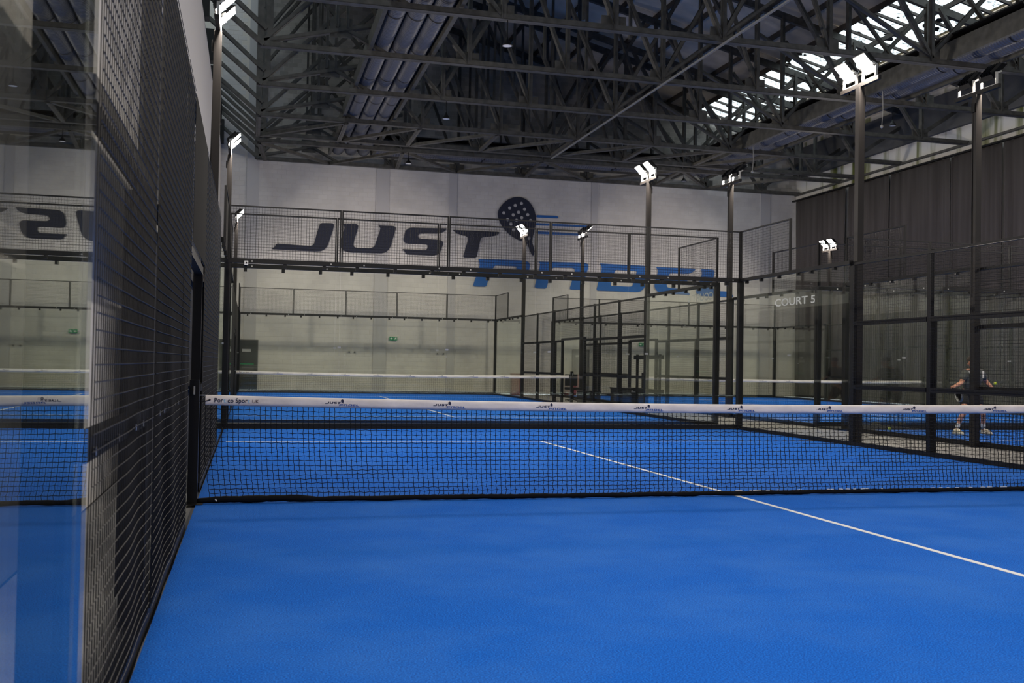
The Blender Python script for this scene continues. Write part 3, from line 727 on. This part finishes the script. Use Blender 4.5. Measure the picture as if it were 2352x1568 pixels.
# ------------------------------------------------------------------ curtains on the right wall
cur_lab = ['dark brown-grey curtain in the far corner by the mural wall', 'second dark curtain from the far corner', 'third dark curtain from the far corner',
           'fourth dark curtain from the far corner', 'fifth dark curtain from the far corner', 'sixth dark curtain from the far corner', 'dark curtain nearest the viewer']
y = 32.75
for i in range(7):
    y1 = y; y0 = y-[4.2, 3.0, 3.4, 2.6, 3.2, 3.0, 3.4][i]; n = 150; rs = random.Random(i+20)
    ph = [rs.uniform(0, 6.3) for _ in range(4)]
    mb = MB(); vs = []
    for k in range(n+1):
        u = k/n; yy = y0+.02+(y1-y0-.04)*u
        cl = (.5+.5*math.sin(u*6.3*1.3+ph[0]))**2+(.9 if u > .86 or u < .08 else 0)
        d = .03*math.sin(u*60+ph[1])*(.25+cl)+.03*math.sin(u*23+ph[2])*(.4+.6*cl)+.02*math.sin(u*7+ph[3])
        for z, a in ((.06, 1.25), (3, 1.1), (6.5, .95), (8.72, .7)): vs.append((XR-.22+d*a, yy, z))
    fs = [(k*4+j, (k+1)*4+j, (k+1)*4+j+1, k*4+j+1) for k in range(n) for j in range(3)]
    mb.add(vs, fs); o = mb.build('curtain', 'curtain', smooth=True); tag(o, cur_lab[i], 'curtain', 'dark curtains on the right wall')
    so = o.modifiers.new('thick', 'SOLIDIFY'); so.thickness = .006
    y = y0-.03
rail = MB().bb((XR-.28, 8, 8.74), (XR-.16, 32.9, 8.80))
for q in range(14): rail.bb((XR-.24, 8.6+q*1.8, 8.78), (XR, 8.66+q*1.8, 8.82))
tag(rail.build('curtain_rail', 'black'), 'dark curtain rail along the top of the curtains', 'rail')
pp = MB().tube([(XR-.12, 8, 9.05), (XR-.12, 32.9, 9.05)], .05, 10)
tag(pp.build('wall_pipe', 'steel', smooth=True), 'grey pipe along the stained wall above the curtains', 'pipe')

MB().bb((XR-.16, YB, 9.75), (XR, 32.96, roof(XR)+.1)).build('eaves_beam', 'darkwall', wr)
# left wall fittings
MB().bb((XL, 9, 0), (XL+.05, 30, 3.6)).build('wainscot', 'rubber', wl, label='black cladding on the lower wall')

# ------------------------------------------------------------------ pendant lamps
pr = [(0, -.0), (.02, 0), (.03, -.05), (.06, -.09), (.085, -.13), (.115, -.17), (.12, -.20), (.11, -.20), (.10, -.185)]
def pendant(loc, label, z0):
    t = thing('pendant_lamp', label, 'pendant lamp', loc, 'black pendant lamps under the trusses')
    MB().lathe(pr, 20).build('lamp_shade', 'black', t, smooth=True)
    MB().lathe([(0, -.195), (.108, -.195)], 20).build('diffuser', 'pend', t)
    MB().tube([(0, 0, 0), (0, 0, z0-loc[2])], .012, 6).build('cord', 'black', t)
    return t
for loc, lab in [((5.95, 13.65, 8.68), 'pendant lamp nearest the viewer, right of the ribbed ducts'), ((5.96, 21.3, 8.74), 'pendant lamp in the middle, right of the ribbed ducts'),
                 ((6.0, 29.2, 8.85), 'small pendant lamp close to the far wall, left of the racket'), ((18.5, 32.5, 9.5), 'pendant lamp close to the far wall, by the lit pole through the mural'),
                 ((20.3, 29.0, 9.55), 'pendant lamp below the skylight end, near the far right corner'), ((21.15, 21.3, 9.65), 'pendant lamp hanging in front of the stained wall')]:
    pendant(loc, lab, 9.12 if loc[2] < 9 else roof(loc[0]))
for loc, ln, lab in [((17.62, 16.6, 9.15), 1.0, 'knotted cord hanging beside the glaring lamps'), ((17.62, 24.4, 9.15), .9, 'knotted cord hanging below the skylight end')]:
    o = MB().tube([loc, (loc[0]+.02, loc[1], loc[2]-ln*.5), (loc[0], loc[1]+.02, loc[2]-ln)], .01, 6).tube([(loc[0]+.05, loc[1], loc[2]), (loc[0], loc[1]+.02, loc[2]-ln)], .008, 6).lathe([(0, .05), (.04, .02), (.04, -.03), (0, -.06)], 8, (loc[0], loc[1]+.02, loc[2]-ln)).build('hanging_cord', 'galv')
    tag(o, lab, 'cord')

# ------------------------------------------------------------------ far wall fittings
def door(n, x0, x1, h, mt, y=YF):
    d = bpy.data.objects.new('door_%d' % n, None); COL.objects.link(d); d['kind'] = 'structure'
    MB().bb((x0, y-.05, -.02), (x1, y-.005, h)).build('door_leaf', mt, d)
    fr = MB().bb((x0-.05, y-.07, -.02), (x0, y, h+.05)).bb((x1, y-.07, -.02), (x1+.05, y, h+.05)).bb((x0, y-.07, h), (x1, y, h+.05)); fr.build('door_frame', 'darkwall', d)
    return d
d1_ = door(1, -.04, .68, 1.98, 'door')
MB().bb((.05, YF-.06, 1.05), (.58, YF-.05, 1.09)).build('push_bar', 'green', d1_); MB().bb((.12, YF-.06, 1.55), (.45, YF-.05, 1.66)).build('door_sign', 'grey', d1_)
MB().bb((.05, YF-.058, .55), (.58, YF-.05, .95)).build('kick_panel', 'darkwall', d1_)
d2_ = door(2, 13.75, 14.4, 1.88, 'doorg'); MB().bb((13.85, YF-.06, 1.6), (14.25, YF-.05, 1.68)).build('door_sign', 'grey', d2_)
o = MB().bb((13.7, 32.55, -.02), (14.2, 32.9, .82)).bb((13.68, 32.53, .82), (14.22, 32.92, .86)).build('fire_point_box', 'red'); tag(o, 'red box standing before the grey far door', 'box')
o = MB().bb((11.0, 32.6, -.02), (11.45, 32.9, .82)).bb((10.98, 32.58, .82), (11.47, 32.92, .86)).build('fire_point_box', 'red'); tag(o, 'red box low against the far wall, behind the glass corner', 'box')
def exit_sign(x, z, label):
    t = thing('exit_sign', label, 'sign', (x, YF-.05, z))
    for k in (0, 1):
        MB().bb((k*.165, -.02, 0), (k*.165+.15, 0, .14)).build('sign_plate', 'green', t)
    MB().poly([[(.02, .06), (.075, .06), (.075, .025), (.13, .07), (.075, .115), (.075, .08), (.02, .08)]], -.021, .002).build('arrow', 'white', t)
    MB().poly([[(.19, .03), (.22, .03), (.245, .06), (.265, .03), (.29, .03), (.262, .085), (.275, .10), (.30, .085), (.30, .10), (.275, .118), (.235, .11), (.21, .085), (.235, .075)]], -.021, .002).build('running_figure', 'white', t)
    return t
exit_sign(5.91, 2.13, 'green emergency exit sign on the far wall below the S of the mural')
exit_sign(16.7, 2.12, 'green emergency exit sign on the far wall seen along the aisle')
for x, lab in ((4.3, 'left one of the first pair of tiny dark wall fittings, under the U'), (4.52, 'right one of the first pair of tiny dark wall fittings, under the U'),
               (7.9, 'left one of the second pair of tiny dark wall fittings, right of the exit sign'), (8.15, 'right one of the second pair of tiny dark wall fittings, right of the exit sign')):
    o = MB().box((x, YF-.03, 1.62), (.05, .05, .05)).build('wall_socket', 'door'); tag(o, lab, 'fitting', 'dark fittings on the far wall')
o = thing('security_camera', 'small white camera box on the end-wall top rail, left corner', 'camera', (.32, 9.93, 2.93))
MB().box((0, 0, .03), (.065, .10, .075)).build('camera_body', 'white', o); MB().box((0, -.052, .03), (.03, .008, .03)).build('lens', 'black', o); MB().box((0, .03, .085), (.02, .03, .06)).build('bracket', 'black', o)

# aisle furniture
ch = thing('chair', 'black office chair standing in the aisle by the net opening', 'chair', (11.25, 25.0, -.02))
MB().bb((-.24, -.24, .42), (.24, .22, .50)).build('seat', 'rubber', ch); MB().bb((-.22, .2, .55), (.22, .27, .95)).build('backrest', 'rubber', ch)
MB().bb((-.02, .24, .45), (.02, .28, .6)).build('back_bracket', 'black', ch); MB().tube([(0, 0, .08), (0, 0, .43)], .03, 8).build('column', 'black', ch)
for k in range(5):
    a = k*2*PI/5; MB().bar((0, 0, .09), (.28*math.cos(a), .28*math.sin(a), .06), .05, .03).build('leg', 'black', ch)
def crate(x, y, s, label):
    t = thing('storage_box', label, 'box', (x, y, -.02))
    MB().bb((-s[0]/2, -s[1]/2, 0), (s[0]/2, s[1]/2, s[2]-.04)).build('body', 'rubber', t); MB().bb((-s[0]/2-.015, -s[1]/2-.015, s[2]-.04), (s[0]/2+.015, s[1]/2+.015, s[2])).build('lid', 'black', t)
    MB().bb((-.06, -s[1]/2-.02, s[2]-.12), (.06, -s[1]/2, s[2]-.06)).build('latch', 'galv', t)
crate(11.35, 23.6, (.5, 1.0, .42), 'low black box in the aisle beside the office chair')
crate(11.3, 19.85, (.7, 1.0, .62), 'bigger black storage box in the aisle under the bar stand')
rk = thing('bar_stand', 'black two-bar metal stand in the aisle beside the storage box', 'stand', (11.3, 18.2, -.02))
for yy in (-.85, .85):
    MB().bb((-.03, yy-.03, 0), (.03, yy+.03, 1.6)).build('leg', 'black', rk); MB().bb((-.3, yy-.03, 0), (.3, yy+.03, .05)).build('foot', 'black', rk)
for z in (.58, 1.52): MB().bb((-.04, -1.05, z-.055), (.04, 1.05, z+.055)).build('bar', 'black', rk)

# ------------------------------------------------------------------ player
def skin_obj(name, verts, edges, rad, m, parent=None, root=0, sub=2):
    me = bpy.data.meshes.new(name); me.from_pydata(verts, edges, []); me.materials.append(M[m])
    o = link(name, me, parent)
    o.modifiers.new('skin', 'SKIN'); sv = me.skin_vertices[0].data
    for i, r in enumerate(rad): sv[i].radius = r if isinstance(r, tuple) else (r, r); sv[i].use_root = (i == root)
    o.modifiers['skin'].use_smooth_shade = True
    s = o.modifiers.new('sub', 'SUBSURF'); s.levels = sub; s.render_levels = sub
    return o
def player():
    t = thing('person', 'padel player in grey shirt and black shorts, racket low, behind the aisle fence', 'person', (14.39, 8.63, 0))
    V = []; E = []; Rr = []
    def v(p, r, par=None):
        V.append(p); Rr.append(r)
        if par is not None: E.append((par, len(V)-1))
        return len(V)-1
    pel = v((.02, .08, .80), (.145, .105)); sp = v((.01, .03, .98), (.13, .095), pel); chest = v((0, -.03, 1.16), (.155, .11), sp)
    nk = v((-.02, -.06, 1.29), .055, chest); hd0 = v((-.055, -.09, 1.335), .060, nk); hd = v((-.07, -.10, 1.405), (.082, .098), hd0); v((-.07, -.09, 1.475), (.072, .086), hd)
    hands = []
    for s, el, wr, tip in ((-1, (-.29, -.06, 1.02), (-.53, -.16, .95), (-.60, -.18, .93)), (1, (.33, .0, 1.05), (.41, -.10, .91), (.42, -.13, .83))):
        sh = v((s*.18, -.03, 1.235), .068, chest); e_ = v(el, .045, sh); m_ = v(tuple((a+b)/2 for a, b in zip(el, wr)), .041, e_); w_ = v(wr, .028, m_)
        pa = v(tuple(a+(b-a)*.55 for a, b in zip(wr, tip)), (.036, .022), w_); d = Vector(tip)-Vector(wr); d.normalize(); sd = d.cross(Vector((0, 1, 0))).normalized()
        tipv = Vector(tip)
        for k in range(4):
            b0 = tipv+sd*(.027-.018*k); ln = (.030, .036, .034, .026)[k]
            f1_ = v(tuple(b0), .0095, pa); f2_ = v(tuple(b0+d*ln+Vector((0, -.012, 0))), .0085, f1_); v(tuple(b0+d*ln*1.3+Vector((0, -.036, -.006))), .0075, f2_)
        th = v(tuple(tipv-d*.03+sd*.045), .011, pa); v(tuple(tipv+sd*.05+Vector((0, -.03, 0))), .009, th)
    for s in (-1, 1):
        hip = v((s*.10, .07, .74), .092, pel); kn = v((s*.22, -.06, .43), .058, hip); cf = v((s*.265, .0, .30), .052, kn); an = v((s*.31, .05, .09), .034, cf)
        v((s*.34, -.08, .04), .034, an)
    b = skin_obj('body', V, E, Rr, 'skin', t)
    # clothes
    V2 = []; E2 = []; R2 = []
    def c(p, r, par=None):
        V2.append(p); R2.append(r)
        if par is not None: E2.append((par, len(V2)-1))
        return len(V2)-1
    a = c((.02, .08, .78), (.18, .14)); a2 = c((.01, .03, .98), (.16, .125), a); a3 = c((0, -.03, 1.15), (.18, .135), a2); a4 = c((-.01, -.05, 1.255), (.085, .075), a3)
    for s, el in ((-1, (-.275, -.055, 1.06)), (1, (.31, -.005, 1.09))):
        sh = c((s*.19, -.03, 1.225), .088, a3); c(tuple(el), .068, sh)
    sh_ = skin_obj('shirt', V2, E2, R2, 'shirt', t)
    for s in (-1, 1): MB().bar((s*.135, -.16, 1.12), (s*.16, -.125, 1.26), .026, .010, up=(0, 1, 0)).build('shoulder_stripe', 'shirtw', sh_)
    me, wd = text_mesh('B3', .14, 'shirtw'); o = link('print', me, sh_, loc=(-.13, -.178, 1.05)); o.rotation_euler = (PI/2, 0, 0)
    V3 = [(.02, .08, .86), (-.115, .06, .70), (-.185, -.02, .545), (.155, .06, .70), (.2, -.02, .545)]
    skin_obj('shorts', V3, [(0, 1), (1, 2), (0, 3), (3, 4)], [(.165, .135), .125, .098, .125, .098], 'shorts', t)
    for s in (-1, 1):
        skin_obj('sock', [(s*.275, .01, .25), (s*.31, .05, .09)], [(0, 1)], [.054, .043], 'shirtw', t)
        q = MB(); X = s*.325
        pts = [(X-.045, .10), (X-.05, -.02), (X-.045, -.13), (X-.015, -.18), (X+.02, -.18), (X+.048, -.12), (X+.045, -.02), (X+.04, .10)]
        n = len(pts); q.add([(p, y_, 0) for p, y_ in pts]+[(X+(p-X)*1.04, y_, .035) for p, y_ in pts]+[(X+(p-X)*.8, y_*.92+.005, .075 if y_ > -.1 else .055) for p, y_ in pts]+[(X+(p-X)*.6, max(y_*.5, -.03)+.02, .105) for p, y_ in pts],
              [tuple(range(n))[::-1], tuple(range(3*n, 4*n))]+[(r*n+k, r*n+(k+1) % n, (r+1)*n+(k+1) % n, (r+1)*n+k) for r in range(3) for k in range(n)])
        q.build('shoe', 'shoe', t, smooth=True)
    hr = MB(); n = 14
    hr.lathe([(0, .105), (.045, .098), (.074, .072), (.086, .03), (.082, .0)], n, (-.07, -.055, 1.447)); hr.build('hair', 'hair', t, smooth=True)
    MB().lathe([(0, .02), (.012, .005), (.016, -.012), (0, -.02)], 8, (-.075, -.205, 1.385)).build('nose', 'skin', t, smooth=True)
    for s in (-1, 1):
        MB().lathe([(0, .008), (.011, 0), (0, -.008)], 8, (-.075+s*.03, -.188, 1.412)).build('eye', 'hair', t, smooth=True)
        MB().lathe([(0, .03), (.014, .015), (.014, -.012), (0, -.03)], 8, (-.07+s*.086, -.09, 1.40)).build('ear', 'skin', t, smooth=True)
    MB().box((-.075, -.188, 1.348), (.045, .008, .009)).build('mouth', 'red', t)
player()
def racket():
    t = thing('padel_racket', "padel racket in the player's low right hand", 'racket', (13.78, 8.44, .925))
    t.rotation_euler = (.25, -2.05, 1.15)
    out = [(.13*math.sin(2*PI*k/28)*(1-.18*math.cos(2*PI*k/28)), .30-.135*math.cos(2*PI*k/28)) for k in range(28)]
    holes = [disc((x, z), .007, 8) for x in (-.06, -.02, .02, .06) for z in (.24, .28, .32, .36)]
    MB().poly([out]+holes, .019, .038).build('head', 'black', t)
    MB().poly([out, [(x*.93, .30+(z-.30)*.93) for x, z in out]], .021, .042).build('rim', 'white', t)
    MB().bar((-.03, 0, .10), (-.06, 0, .21), .018, .025).bar((.03, 0, .10), (.06, 0, .21), .018, .025).build('throat', 'black', t)
    MB().tube([(0, 0, -.04), (0, 0, .11)], .018, 8, True).build('grip', 'black', t)
racket()
def ball(loc, label):
    n = 16; mb = MB(); mb.lathe([(.033*math.sin(PI*k/10), .033*math.cos(PI*k/10)) for k in range(11)], n)
    o = mb.build('tennis_ball', 'ball', smooth=True); o.location = loc; tag(o, label, 'ball', 'yellow balls')
    MB().tube([(.0335*math.cos(a), .0335*math.sin(a)*.8, .02*math.sin(2*a)) for a in [2*PI*k/24 for k in range(25)]], .0018, 5).build('seam', 'white', o)
ball((14.93, 8.63, 1.02), "yellow ball in the air beside the player's hand")
ball((13.35, 9.83, .033), 'yellow ball lying on the turf by the end wall')
